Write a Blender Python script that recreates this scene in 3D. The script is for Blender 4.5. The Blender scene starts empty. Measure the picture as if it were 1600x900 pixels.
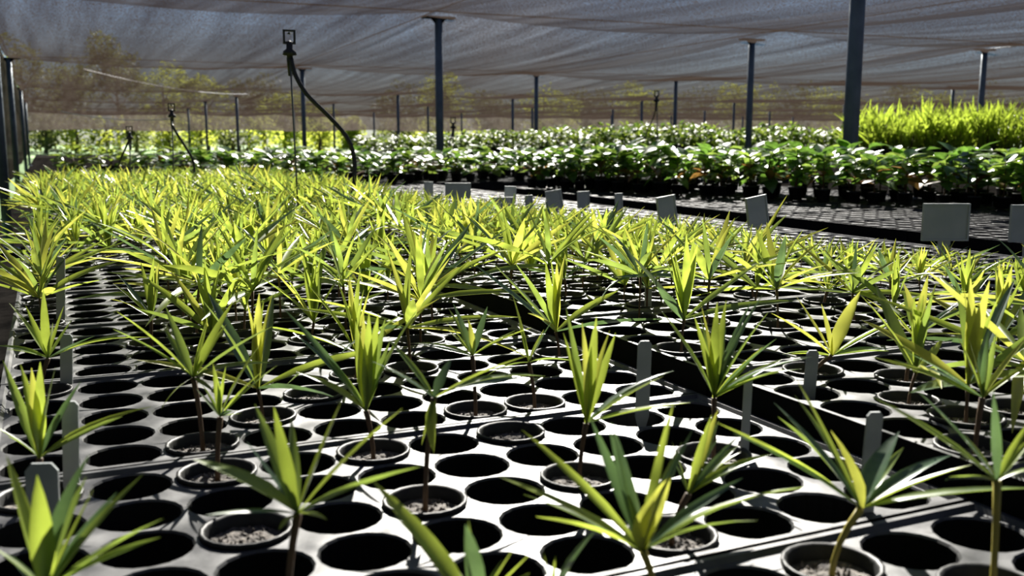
import bpy, math, random
import numpy as np
from mathutils import Vector, Matrix, Euler

random.seed(7)
R = math.radians
scene = bpy.context.scene
COL = scene.collection

# ------------------------------------------------------------------ camera
F = 1555.0
PITCH = math.atan((450 - 213) / F)
YAW = math.atan(720 / F)
CAM = Vector((0, 0, 1.10))
cam_data = bpy.data.cameras.new('camera')
cam_data.sensor_width = 36
cam_data.lens = F / 1600 * 36
cam_data.clip_start = 0.02
cam_data.clip_end = 500
cam_data.dof.use_dof = True
cam_data.dof.focus_distance = 1.55
cam_data.dof.aperture_fstop = 9.0
cam = bpy.data.objects.new('camera', cam_data)
cam.location = CAM
cam.rotation_euler = (math.pi / 2 - PITCH, 0, -YAW)
COL.objects.link(cam)
scene.camera = cam

# ------------------------------------------------------------------ sky, sun, exposure
SUN_EL, SUN_AZ = R(34), YAW + R(3)
world = bpy.data.worlds.new('world')
scene.world = world
world.use_nodes = True
wn, wl = world.node_tree.nodes, world.node_tree.links
wn.clear()
w_out = wn.new('ShaderNodeOutputWorld')
w_bg = wn.new('ShaderNodeBackground')
w_sky = wn.new('ShaderNodeTexSky')
w_sky.sky_type = 'NISHITA'
w_sky.sun_disc = False
w_sky.sun_elevation = SUN_EL
w_sky.sun_rotation = SUN_AZ
w_sky.air_density = 1.0
w_sky.dust_density = 0.05
w_sky.ozone_density = 3.5
w_tc = wn.new('ShaderNodeTexCoord')
w_noise = wn.new('ShaderNodeTexNoise')
w_noise.inputs['Scale'].default_value = 3.2
w_noise.inputs['Detail'].default_value = 6
w_ramp = wn.new('ShaderNodeValToRGB')
w_ramp.color_ramp.elements[0].position = 0.58
w_ramp.color_ramp.elements[1].position = 0.74
w_mix = wn.new('ShaderNodeMixRGB')
w_mix.inputs['Color2'].default_value = (9, 9.3, 9.8, 1)
wl.new(w_tc.outputs['Generated'], w_noise.inputs['Vector'])
wl.new(w_noise.outputs['Fac'], w_ramp.inputs['Fac'])
wl.new(w_ramp.outputs['Color'], w_mix.inputs['Fac'])
w_tint = wn.new('ShaderNodeMixRGB')
w_tint.blend_type = 'MULTIPLY'
w_tint.inputs['Fac'].default_value = 1.0
w_tint.inputs['Color2'].default_value = (0.82, 0.94, 1.16, 1)
wl.new(w_sky.outputs['Color'], w_tint.inputs['Color1'])
wl.new(w_tint.outputs['Color'], w_mix.inputs['Color1'])
wl.new(w_mix.outputs['Color'], w_bg.inputs['Color'])
w_bg.inputs['Strength'].default_value = 0.06
wl.new(w_bg.outputs['Background'], w_out.inputs['Surface'])

sun_data = bpy.data.lights.new('sun', 'SUN')
sun_data.energy = 19.0
sun_data.color = (1.0, 0.96, 0.88)
sun_data.angle = R(0.53)
sun = bpy.data.objects.new('sun', sun_data)
sun_dir = Vector((math.sin(SUN_AZ) * math.cos(SUN_EL), math.cos(SUN_AZ) * math.cos(SUN_EL), math.sin(SUN_EL)))
sun.rotation_euler = sun_dir.to_track_quat('Z', 'Y').to_euler()
sun.location = sun_dir * 30
COL.objects.link(sun)

vs = scene.view_settings
vs.view_transform = 'Standard'
vs.look = 'None'
vs.gamma = 1.0
vs.use_curve_mapping = False
vs.exposure = 0.22
scene.cycles.transparent_max_bounces = 24
scene.cycles.max_bounces = 8

# ------------------------------------------------------------------ pixel <-> place
CM = cam.rotation_euler.to_matrix()
def ray(px, py):
    return CM @ Vector(((px - 800) / F, (450 - py) / F, -1.0))
def on_z(px, py, z):
    d = ray(px, py)
    return CAM + d * ((z - CAM.z) / d.z)
def at_depth(px, py, depth):
    return CAM + ray(px, py) * depth
FWD = CM @ Vector((0, 0, -1))
def depth_of(p):
    return (Vector(p) - CAM).dot(FWD)
def to_px(p):
    v = CM.transposed() @ (Vector(p) - CAM)
    d = -v.z
    return (800 + F * v.x / d, 450 - F * v.y / d, d)

ONES = ['', 'first', 'second', 'third', 'fourth', 'fifth', 'sixth', 'seventh', 'eighth', 'ninth', 'tenth', 'eleventh', 'twelfth', 'thirteenth',
        'fourteenth', 'fifteenth', 'sixteenth', 'seventeenth', 'eighteenth', 'nineteenth']
TENS = {2: ('twentieth', 'twenty'), 3: ('thirtieth', 'thirty'), 4: ('fortieth', 'forty'), 5: ('fiftieth', 'fifty'), 6: ('sixtieth', 'sixty'),
        7: ('seventieth', 'seventy'), 8: ('eightieth', 'eighty'), 9: ('ninetieth', 'ninety')}
def nth(n):
    if n < 20:
        return ONES[n]
    t, o = divmod(n, 10)
    if t > 9:
        return 'hundred-and-' + nth(n - 100) if n > 100 else 'hundredth'
    return TENS[t][0] if o == 0 else TENS[t][1] + '-' + ONES[o]

# ------------------------------------------------------------------ mesh helpers
class MB:
    def __init__(s):
        s.v, s.f, s.m = [], [], []
    def add(s, verts, faces, mat=0):
        o = len(s.v)
        s.v += [tuple(x) for x in verts]
        s.f += [tuple(i + o for i in f) for f in faces]
        s.m += [mat] * len(faces)
    def box(s, x0, x1, y0, y1, z0, z1, mat=0):
        s.add([(x0, y0, z0), (x1, y0, z0), (x1, y1, z0), (x0, y1, z0), (x0, y0, z1), (x1, y0, z1), (x1, y1, z1), (x0, y1, z1)],
              [(0, 3, 2, 1), (4, 5, 6, 7), (0, 1, 5, 4), (1, 2, 6, 5), (2, 3, 7, 6), (3, 0, 4, 7)], mat)
    def tube(s, pts, rad, n=8, cap=True, mat=0):
        pts = [Vector(p) for p in pts]
        rads = rad if isinstance(rad, (list, tuple)) else [rad] * len(pts)
        vs_, fs = [], []
        ref = None
        for i, p in enumerate(pts):
            t = (pts[min(i + 1, len(pts) - 1)] - pts[max(i - 1, 0)]).normalized()
            if ref is None:
                ref = Vector((1, 0, 0)) if abs(t.x) < 0.9 else Vector((0, 1, 0))
            a = (ref - t * ref.dot(t)).normalized()
            ref = a
            b = t.cross(a)
            for k in range(n):
                q = 2 * math.pi * k / n
                vs_.append(p + (a * math.cos(q) + b * math.sin(q)) * rads[i])
        for i in range(len(pts) - 1):
            for k in range(n):
                k2 = (k + 1) % n
                fs.append((i * n + k, i * n + k2, (i + 1) * n + k2, (i + 1) * n + k))
        if cap:
            fs.append(tuple(reversed(range(n))))
            fs.append(tuple((len(pts) - 1) * n + k for k in range(n)))
        s.add(vs_, fs, mat)
    def lathe(s, prof, n=16, c=(0, 0, 0), mat=0, close=False):
        vs_, fs = [], []
        for r_, z in prof:
            for k in range(n):
                q = 2 * math.pi * k / n
                vs_.append((c[0] + r_ * math.cos(q), c[1] + r_ * math.sin(q), c[2] + z))
        m = len(prof)
        for i in range(m - 1 + (1 if close else 0)):
            for k in range(n):
                k2 = (k + 1) % n
                j = (i + 1) % m
                fs.append((i * n + k, i * n + k2, j * n + k2, j * n + k))
        s.add(vs_, fs, mat)
    def mesh(s, name, mats, smooth=False):
        me = bpy.data.meshes.new(name)
        me.from_pydata(s.v, [], s.f)
        for m in (mats if isinstance(mats, (list, tuple)) else [mats]):
            me.materials.append(m)
        if any(s.m):
            me.polygons.foreach_set('material_index', s.m)
        if smooth:
            me.polygons.foreach_set('use_smooth', [True] * len(me.polygons))
        me.update()
        return me

def link(name, data, parent=None, mat=None):
    o = bpy.data.objects.new(name, data)
    COL.objects.link(o)
    if parent is not None:
        o.parent = parent
    if mat is not None:
        o.matrix_local = mat
    return o
def build(name, mb, mats, parent=None, smooth=False, loc=None):
    o = link(name, mb.mesh(name, mats, smooth), parent)
    if loc is not None:
        o.location = loc
    return o
def tag(o, label, cat, group=None):
    o['label'] = label
    o['category'] = cat
    if group:
        o['group'] = group
    return o
def thing(name, label, cat, loc=(0, 0, 0), rz=0.0, group=None):
    o = bpy.data.objects.new(name, None)
    o.empty_display_size = 0.05
    COL.objects.link(o)
    o.location = loc
    o.rotation_euler = (0, 0, rz)
    return tag(o, label, cat, group)
def structure(o):
    o['kind'] = 'structure'
    return o

# ------------------------------------------------------------------ materials
def new_mat(name):
    m = bpy.data.materials.new(name)
    m.use_nodes = True
    nt = m.node_tree
    nt.nodes.clear()
    out = nt.nodes.new('ShaderNodeOutputMaterial')
    return m, nt, out
def noise_node(nt, scale, detail=3, coord='Object'):
    tc = nt.nodes.new('ShaderNodeTexCoord')
    n = nt.nodes.new('ShaderNodeTexNoise')
    n.inputs['Scale'].default_value = scale
    n.inputs['Detail'].default_value = detail
    nt.links.new(tc.outputs[coord], n.inputs['Vector'])
    return n
def ramp_node(nt, src, stops):
    r = nt.nodes.new('ShaderNodeValToRGB')
    e = r.color_ramp.elements
    while len(e) < len(stops):
        e.new(0.5)
    for k, (p, c) in enumerate(stops):
        e[k].position = p
        e[k].color = (*c, 1) if len(c) == 3 else c
    nt.links.new(src, r.inputs['Fac'])
    return r
def plain(name, c1, c2=None, rough=0.5, scale=20, metal=0.0, bump=0.0, spec=0.5, coord='Object'):
    m, nt, out = new_mat(name)
    b = nt.nodes.new('ShaderNodeBsdfPrincipled')
    b.inputs['Roughness'].default_value = rough
    b.inputs['Metallic'].default_value = metal
    b.inputs['Specular IOR Level'].default_value = spec
    n = noise_node(nt, scale, 4, coord)
    r = ramp_node(nt, n.outputs['Fac'], [(0.3, c1), (0.7, c2 or c1)])
    nt.links.new(r.outputs['Color'], b.inputs['Base Color'])
    if bump:
        bp = nt.nodes.new('ShaderNodeBump')
        bp.inputs['Strength'].default_value = bump
        bp.inputs['Distance'].default_value = 0.01
        nt.links.new(n.outputs['Fac'], bp.inputs['Height'])
        nt.links.new(bp.outputs['Normal'], b.inputs['Normal'])
    nt.links.new(b.outputs['BSDF'], out.inputs['Surface'])
    return m
def leaf_mat(name, c1, c2, trans, t_amt=0.5, rough=0.35, spec=0.5, scale=14):
    m, nt, out = new_mat(name)
    b = nt.nodes.new('ShaderNodeBsdfPrincipled')
    b.inputs['Roughness'].default_value = rough
    b.inputs['Specular IOR Level'].default_value = spec
    oi = nt.nodes.new('ShaderNodeObjectInfo')
    n = noise_node(nt, scale, 2)
    ad = nt.nodes.new('ShaderNodeMath')
    ad.operation = 'ADD'
    sc = nt.nodes.new('ShaderNodeMath')
    sc.operation = 'MULTIPLY'
    sc.inputs[1].default_value = 0.5
    nt.links.new(n.outputs['Fac'], ad.inputs[0])
    nt.links.new(oi.outputs['Random'], ad.inputs[1])
    nt.links.new(ad.outputs[0], sc.inputs[0])
    r = ramp_node(nt, sc.outputs[0], [(0.25, c1), (0.75, c2)])
    nt.links.new(r.outputs['Color'], b.inputs['Base Color'])
    t = nt.nodes.new('ShaderNodeBsdfTranslucent')
    mx = nt.nodes.new('ShaderNodeMixRGB')
    mx.inputs['Fac'].default_value = 0.65
    mx.inputs['Color2'].default_value = (*trans, 1)
    nt.links.new(r.outputs['Color'], mx.inputs['Color1'])
    nt.links.new(mx.outputs['Color'], t.inputs['Color'])
    ms = nt.nodes.new('ShaderNodeMixShader')
    ms.inputs['Fac'].default_value = t_amt
    nt.links.new(b.outputs['BSDF'], ms.inputs[1])
    nt.links.new(t.outputs['BSDF'], ms.inputs[2])
    nt.links.new(ms.outputs['Shader'], out.inputs['Surface'])
    return m
def cloth_mat(name, c1, c2, t0, trans_amt=0.5):
    # woven shade cloth: open gaps let light straight through (fewer at a slant), the tapes reflect and glow
    m, nt, out = new_mat(name)
    tc = nt.nodes.new('ShaderNodeTexCoord')
    mp = nt.nodes.new('ShaderNodeMapping')
    mp.inputs['Scale'].default_value = (1.6, 0.07, 1.0)
    mp.inputs['Rotation'].default_value = (0, 0, R(-6))
    nt.links.new(tc.outputs['Object'], mp.inputs['Vector'])
    n1 = nt.nodes.new('ShaderNodeTexNoise')
    n1.inputs['Scale'].default_value = 3.0
    n1.inputs['Detail'].default_value = 5
    nt.links.new(mp.outputs['Vector'], n1.inputs['Vector'])
    n2 = nt.nodes.new('ShaderNodeTexNoise')
    n2.inputs['Scale'].default_value = 60
    n2.inputs['Detail'].default_value = 2
    nt.links.new(tc.outputs['Object'], n2.inputs['Vector'])
    lw = nt.nodes.new('ShaderNodeLayerWeight')
    lw.inputs['Blend'].default_value = 0.5
    open_ = nt.nodes.new('ShaderNodeMapRange')          # incidence -> open share
    open_.inputs['From Min'].default_value = 0.3
    open_.inputs['From Max'].default_value = 1.0
    open_.inputs['To Min'].default_value = t0
    open_.inputs['To Max'].default_value = t0 * 0.05
    nt.links.new(lw.outputs['Facing'], open_.inputs['Value'])
    def rng(src, a, b, lo, hi):
        q = nt.nodes.new('ShaderNodeMapRange')
        q.inputs['From Min'].default_value = a
        q.inputs['From Max'].default_value = b
        q.inputs['To Min'].default_value = lo
        q.inputs['To Max'].default_value = hi
        nt.links.new(src, q.inputs['Value'])
        return q.outputs[0]
    def mul(a, b):
        q = nt.nodes.new('ShaderNodeMath')
        q.operation = 'MULTIPLY'
        nt.links.new(a, q.inputs[0])
        nt.links.new(b, q.inputs[1])
        return q.outputs[0]
    fac = mul(mul(open_.outputs[0], rng(n1.outputs['Fac'], 0.3, 0.7, 0.6, 1.4)), rng(n2.outputs['Fac'], 0.38, 0.62, 0.1, 1.9))
    cr = ramp_node(nt, n1.outputs['Fac'], [(0.3, c1), (0.7, c2)])
    d = nt.nodes.new('ShaderNodeBsdfDiffuse')
    t = nt.nodes.new('ShaderNodeBsdfTranslucent')
    nt.links.new(cr.outputs['Color'], d.inputs['Color'])
    nt.links.new(cr.outputs['Color'], t.inputs['Color'])
    m1 = nt.nodes.new('ShaderNodeMixShader')
    m1.inputs['Fac'].default_value = trans_amt
    nt.links.new(d.outputs['BSDF'], m1.inputs[1])
    nt.links.new(t.outputs['BSDF'], m1.inputs[2])
    tr = nt.nodes.new('ShaderNodeBsdfTransparent')
    m2 = nt.nodes.new('ShaderNodeMixShader')
    nt.links.new(fac, m2.inputs['Fac'])
    nt.links.new(m1.outputs['Shader'], m2.inputs[1])
    nt.links.new(tr.outputs['BSDF'], m2.inputs[2])
    nt.links.new(m2.outputs['Shader'], out.inputs['Surface'])
    return m

M_cloth = cloth_mat('shade_cloth', (0.030, 0.020, 0.015), (0.062, 0.048, 0.040), 0.6, 0.42)
M_cloth_side = cloth_mat('side_shade_cloth', (0.022, 0.02, 0.016), (0.045, 0.038, 0.03), 0.14, 0.3)
M_cloth_end = cloth_mat('end_shade_cloth', (0.045, 0.036, 0.03), (0.075, 0.062, 0.054), 0.10)
M_post = plain('galvanised_post', (0.10, 0.135, 0.165), (0.16, 0.20, 0.24), 0.5, 9, 0.35)
M_wire = plain('steel_wire', (0.45, 0.46, 0.48), (0.6, 0.6, 0.6), 0.4, 5, 0.6)
M_tray = plain('dusty_black_plastic', (0.022, 0.023, 0.025), (0.07, 0.07, 0.072), 0.42, 30, 0.0, 0.06, 0.6)
M_tray_low_glare = plain('low_glare_black_plastic', (0.008, 0.008, 0.009), (0.02, 0.02, 0.022), 0.5, 8, 0.0, 0.3, 0.2)  # tray plastic again, darkened in colour to stand in for weaker sun glare
nt_ = M_tray.node_tree                                    # dusty and polished patches
b_ = next(n for n in nt_.nodes if n.type == 'BSDF_PRINCIPLED')
n_ = noise_node(nt_, 24, 5)
r_ = ramp_node(nt_, n_.outputs['Fac'], [(0.35, (0.36,) * 3), (0.68, (0.58,) * 3)])
nt_.links.new(r_.outputs['Color'], b_.inputs['Roughness'])
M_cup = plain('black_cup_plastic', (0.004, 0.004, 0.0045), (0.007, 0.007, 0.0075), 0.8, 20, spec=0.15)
M_pot = plain('black_pot_plastic', (0.010, 0.010, 0.011), (0.032, 0.032, 0.032), 0.5, 40, spec=0.3)
M_gravel = plain('potting_gravel', (0.02, 0.016, 0.014), (0.24, 0.21, 0.18), 0.8, 260, 0, 0.5)
M_soil = plain('weed_mat_ground', (0.008, 0.0075, 0.007), (0.02, 0.018, 0.016), 1.0, 3, 0, 0.3, 0.0)
M_grass = plain('grass', (0.07, 0.16, 0.02), (0.16, 0.30, 0.05), 0.8, 4, 0, 0.6)
M_bench = plain('painted_bench_steel', (0.014, 0.015, 0.016), (0.03, 0.03, 0.032), 0.9, 6, 0.0, spec=0.05)
M_sign = plain('grey_sign_plastic', (0.36, 0.40, 0.40), (0.48, 0.51, 0.50), 0.5, 12)
M_tag = plain('weathered_tag_plastic', (0.30, 0.33, 0.33), (0.44, 0.46, 0.45), 0.5, 25)
M_black = plain('black_fitting', (0.012, 0.012, 0.013), (0.03, 0.03, 0.03), 0.4, 20)
M_rod = plain('sprinkler_rod', (0.10, 0.12, 0.12), (0.16, 0.18, 0.18), 0.45, 10, 0.4)
M_stem = plain('seedling_stem', (0.07, 0.035, 0.018), (0.12, 0.07, 0.03), 0.6, 60)
M_stem_y = plain('yellow_stem', (0.30, 0.26, 0.04), (0.36, 0.30, 0.05), 0.5, 60)
M_bark = plain('tree_bark', (0.10, 0.075, 0.05), (0.17, 0.13, 0.09), 0.9, 6)
M_L = [leaf_mat('palm_leaf_bright', (0.20, 0.29, 0.04), (0.36, 0.45, 0.08), (0.58, 0.70, 0.085), 0.46, 0.32, 0.6),
       leaf_mat('palm_leaf_mid', (0.12, 0.20, 0.045), (0.24, 0.33, 0.075), (0.42, 0.56, 0.085), 0.42, 0.3, 0.7),
       leaf_mat('palm_leaf_dark', (0.07, 0.13, 0.07), (0.14, 0.21, 0.11), (0.20, 0.34, 0.09), 0.3, 0.26, 1.0),
       leaf_mat('palm_leaf_yellow', (0.38, 0.42, 0.06), (0.50, 0.51, 0.10), (0.74, 0.76, 0.11), 0.48, 0.32, 0.6)]
M_B = [leaf_mat('broad_leaf_green', (0.05, 0.13, 0.03), (0.10, 0.20, 0.04), (0.22, 0.42, 0.05), 0.4, 0.28, 0.8),
       leaf_mat('broad_leaf_light', (0.11, 0.20, 0.05), (0.20, 0.28, 0.07), (0.42, 0.60, 0.08), 0.42, 0.28, 0.8),
       leaf_mat('broad_leaf_bronze', (0.12, 0.06, 0.025), (0.20, 0.11, 0.04), (0.40, 0.22, 0.05), 0.4, 0.4)]
M_F = [leaf_mat('frond_leaf', (0.18, 0.28, 0.025), (0.34, 0.43, 0.05), (0.62, 0.78, 0.08), 0.5),
       leaf_mat('bush_leaf', (0.09, 0.16, 0.025), (0.18, 0.25, 0.04), (0.42, 0.54, 0.07), 0.45, 0.45)]
M_bush = leaf_mat('bush_leaf_dark', (0.05, 0.10, 0.025), (0.10, 0.17, 0.04), (0.22, 0.36, 0.05), 0.4, 0.42, 0.5)
M_T = [leaf_mat('tree_leaf_light', (0.14, 0.20, 0.035), (0.26, 0.32, 0.06), (0.70, 0.74, 0.10), 0.55, 0.6, 0.2, 0.6),
       leaf_mat('tree_leaf_olive', (0.08, 0.11, 0.035), (0.14, 0.16, 0.05), (0.28, 0.32, 0.07), 0.35, 0.6, 0.2, 0.6)]

# ------------------------------------------------------------------ ground
g = MB(); g.box(-0.62, 75, -18, 66, -0.1, 0.0)
structure(build('floor', g, M_soil))
g = MB(); g.box(-60, -0.62, -18, 140, -0.12, -0.02); g.box(-0.62, 120, 66, 140, -0.12, -0.02)
lawn = structure(build('lawn', g, M_grass))

# ------------------------------------------------------------------ shade roof: bays that sag between the wires
H = 2.45
COLB = [-0.45, 3.97, 8.72, 12.95] + [17.45 + 4.5 * k for k in range(13)]
COLT = [-0.006, 0.056] + [0.058] * 15
ROWY = [-16.2, -7.2, 1.7, 10.55, 19.4, 29.8, 39.5, 49.0, 58.5]
def colx(i, y):
    return COLB[i] + COLT[i] * (y - 10.55)
NU, NV = 8, 14
roof = MB()
rng = random.Random(3)
for j in range(len(ROWY) - 1):
    sag = rng.uniform(0.15, 0.2)
    for i in range(len(COLB) - 1):
        o = len(roof.v)
        for b in range(NV + 1):
            v = b / NV
            y = ROWY[j] + (ROWY[j + 1] - ROWY[j]) * v
            for a in range(NU + 1):
                u = a / NU
                x = colx(i, y) * (1 - u) + colx(i + 1, y) * u
                z = H - sag * 4 * v * (1 - v) - 0.12 * 4 * u * (1 - u)
                if 0 < a < NU and 0 < b < NV:
                    z += 0.012 * math.sin(x * 5.1 + y * 0.6 + i) + 0.008 * math.sin(x * 9.7 - y * 0.9 + j)
                roof.v.append((x, y, z))
        for b in range(NV):
            for a in range(NU):
                q = o + b * (NU + 1) + a
                roof.f.append((q, q + 1, q + NU + 2, q + NU + 1))
                roof.m.append(0)
ceiling = structure(build('ceiling', roof, M_cloth, smooth=False))
# support wires along the rows (parts of the roof)
for j, y in enumerate(ROWY):
    w = MB()
    w.tube([(colx(i, y), y, H + 0.004) for i in range(len(COLB))], 0.007, 6)
    build('support_wire', w, M_bench, ceiling)
for i in range(0, 7):
    w = MB()
    w.tube([(colx(i, y), y, H + 0.012) for y in ROWY], 0.006, 5)
    build('support_wire', w, M_bench, ceiling)
# slack bright lines hanging under the roof
for (p0, p1, d0, d1, sag) in [((95, 174), (265, 186), 26, 24, 0.10), ((130, 108), (390, 147), 19, 30, 0.14), ((1548, 76), (1640, 58), 15.2, 13.0, 0.03)]:
    A, B = at_depth(*p0, d0), at_depth(*p1, d1)
    w = MB()
    w.tube([A.lerp(B, t / 8) - Vector((0, 0, sag * 4 * t / 8 * (1 - t / 8))) for t in range(9)], 0.010, 5)
    build('slack_line', w, M_wire, ceiling)

# side wall cloth on the left, and far end curtain
w = MB()
n = 30
for k in range(n + 1):
    y = -16.2 + (58.5 + 16.2) * k / n
    x = colx(0, y) - 0.07
    bulge = 0.05 * math.sin(y * 1.3)
    w.v += [(x, y, H + 0.02), (x - 0.02 + bulge * 0.4, y, 1.7), (x - 0.03 + bulge, y, 0.34 + 0.06 * math.sin(y * 0.9))]
for k in range(n):
    for q in (0, 1):
        w.f.append((k * 3 + q, k * 3 + q + 1, k * 3 + q + 4, k * 3 + q + 3)); w.m.append(0)
structure(build('wall_left', w, M_cloth_side))
w = MB()
n = 60
for k in range(n + 1):
    x = -0.8 + 74 * k / n
    w.v += [(x, 58.6 + 0.1 * math.sin(x), H), (x, 58.7 + 0.15 * math.sin(x * 1.7), 1.42 + 0.05 * math.sin(x * 0.8))]
for k in range(n):
    w.f.append((k * 2, k * 2 + 1, k * 2 + 3, k * 2 + 2)); w.m.append(0)
structure(build('wall_back', w, M_cloth_end))

# ------------------------------------------------------------------ support poles
pole_shaft = MB(); pole_shaft.tube([(0, 0, 0), (0, 0, H - 0.03)], 0.046, 12)
ME_shaft = pole_shaft.mesh('pole_shaft', M_post, True)
cap = MB(); cap.box(-0.19, 0.19, -0.05, 0.05, -0.03, -0.006)
cap.add([(-0.09, -0.006, -0.03), (0.09, -0.006, -0.03), (0.04, -0.006, -0.09), (-0.04, -0.006, -0.09), (-0.09, 0.006, -0.03), (0.09, 0.006, -0.03), (0.04, 0.006, -0.09), (-0.04, 0.006, -0.09)],
        [(0, 1, 2, 3), (7, 6, 5, 4), (0, 4, 5, 1), (1, 5, 6, 2), (2, 6, 7, 3), (3, 7, 4, 0)])
ME_cap = cap.mesh('pole_cap', M_bench)
foot = MB(); foot.box(-0.1, 0.1, -0.1, 0.1, 0, 0.012)
ME_foot = foot.mesh('pole_foot', M_post)
def pole(x, y, label, group='shade roof poles'):
    p = thing('support_pole', label, 'pole', (x, y, 0), 0, group)
    link('shaft', ME_shaft, p)
    c = link('cap_plate', ME_cap, p); c.location = (0, 0, H)
    link('base_plate', ME_foot, p)
    return p
def pole_px(px, py_top, label):
    d = ray(px, py_top)
    P = CAM + d * ((H - CAM.z) / d.z)
    pole(P.x, P.y, label)
    return P
used = []
for px, pt, lab in [(685, 25, 'tall blue-grey roof pole in the middle, behind the tall sprinkler'),
                    (1175, 60, 'blue-grey roof pole in front of the bushy middle row, right of centre'),
                    (838, 115, 'slim roof pole right of the thick middle pole'),
                    (472, 105, 'slim roof pole just behind the nearest sprinkler stake'),
                    (369, 145, 'thin roof pole between the two nearest sprinklers'),
                    (1539, 76, 'blue-grey roof pole behind the tall yellow-green plants')]:
    used.append(pole_px(px, pt, lab))
P = at_depth(1335, 100, 5.85)
pole(P.x, P.y, 'thickest blue-grey roof pole, rising from the broad-leaved plants'); used.append(P)
for (x, y, lab) in [(colx(0, 10.55) + 0.05, 10.9, 'nearest pole of the left side wall'), (colx(0, 19.4), 19.6, 'second pole of the left side wall'),
                    (colx(0, 29.8), 31.5, 'third pole of the left side wall'), (colx(0, 39.5), 42, 'fourth pole of the left side wall')]:
    pole(x, y, lab + ', blue-grey steel')
rown = {4: 'second', 5: 'third', 6: 'fourth', 7: 'fifth'}
for j in range(3, 8):
    for i in range(1, 12):
        y = ROWY[j] + (0.6 if i % 2 else -0.3)
        x = colx(i, y)
        q = to_px((x, y, H))
        if q[2] < 3 or q[0] < -20 or q[0] > 1650:
            continue
        if any((Vector((x, y, 0)) - Vector((u.x, u.y, 0))).length < 2.6 for u in used):
            continue
        if j == 3:
            continue
        pole(x, y, f'distant thin roof pole, {rown[j]} row back, {nth(i)} from the side wall')

# ------------------------------------------------------------------ benches
TOP = 0.80
CP = 0.0725
RY = 5 * CP + 0.02
STRIPX = [-0.0245, 0.73, 1.485]          # first column of cells of each strip
STRIPZ = [0.0, 0.026, 0.0]
def bench(name, label, x0, x1, y0, y1, ztop, n_leg, loc=(0, 0, 0), rz=0.0):
    b = thing(name, label, 'bench', loc, rz)
    m = MB()
    for x in (x0 + 0.02, x1 - 0.02):
        m.box(x - 0.02, x + 0.02, y0, y1, ztop - 0.06, ztop - 0.005)
    for y in (y0 + 0.02, y1 - 0.02):
        m.box(x0 + 0.04, x1 - 0.04, y - 0.02, y + 0.02, ztop - 0.06, ztop - 0.005)
    build('frame', m, M_bench, b)
    sl = MB(); sl.box(-(x1 - x0) / 2, (x1 - x0) / 2, -0.05, 0.05, 0, 0.006)
    me = sl.mesh('bench_slat', M_bench)
    k = int((y1 - y0) / 0.13)
    for q in range(k):
        s = link('slat', me, b); s.location = ((x0 + x1) / 2, y0 + 0.07 + (y1 - y0 - 0.14) * q / max(k - 1, 1), ztop - 0.005)
    lg = MB(); lg.tube([(0, 0, 0), (0, 0, ztop - 0.06)], 0.022, 8)
    me = lg.mesh('bench_leg', M_bench, True)
    for q in range(n_leg):
        y = y0 + 0.1 + (y1 - y0 - 0.2) * q / (n_leg - 1)
        for x in (x0 + 0.03, x1 - 0.03):
            l = link('leg', me, b); l.location = (x, y, 0)
    return b
BZ = TOP - 0.068
Y0, NTRAY = 0.982 - 0.0365 - 3 * RY + 0.0, 16
BY1 = Y0 + NTRAY * RY
bench('nursery_bench', 'long dark steel bench carrying the yellow-green palm seedlings', -0.066, 2.22, Y0 - 0.03, BY1 + 0.03, BZ, 5)

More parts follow.
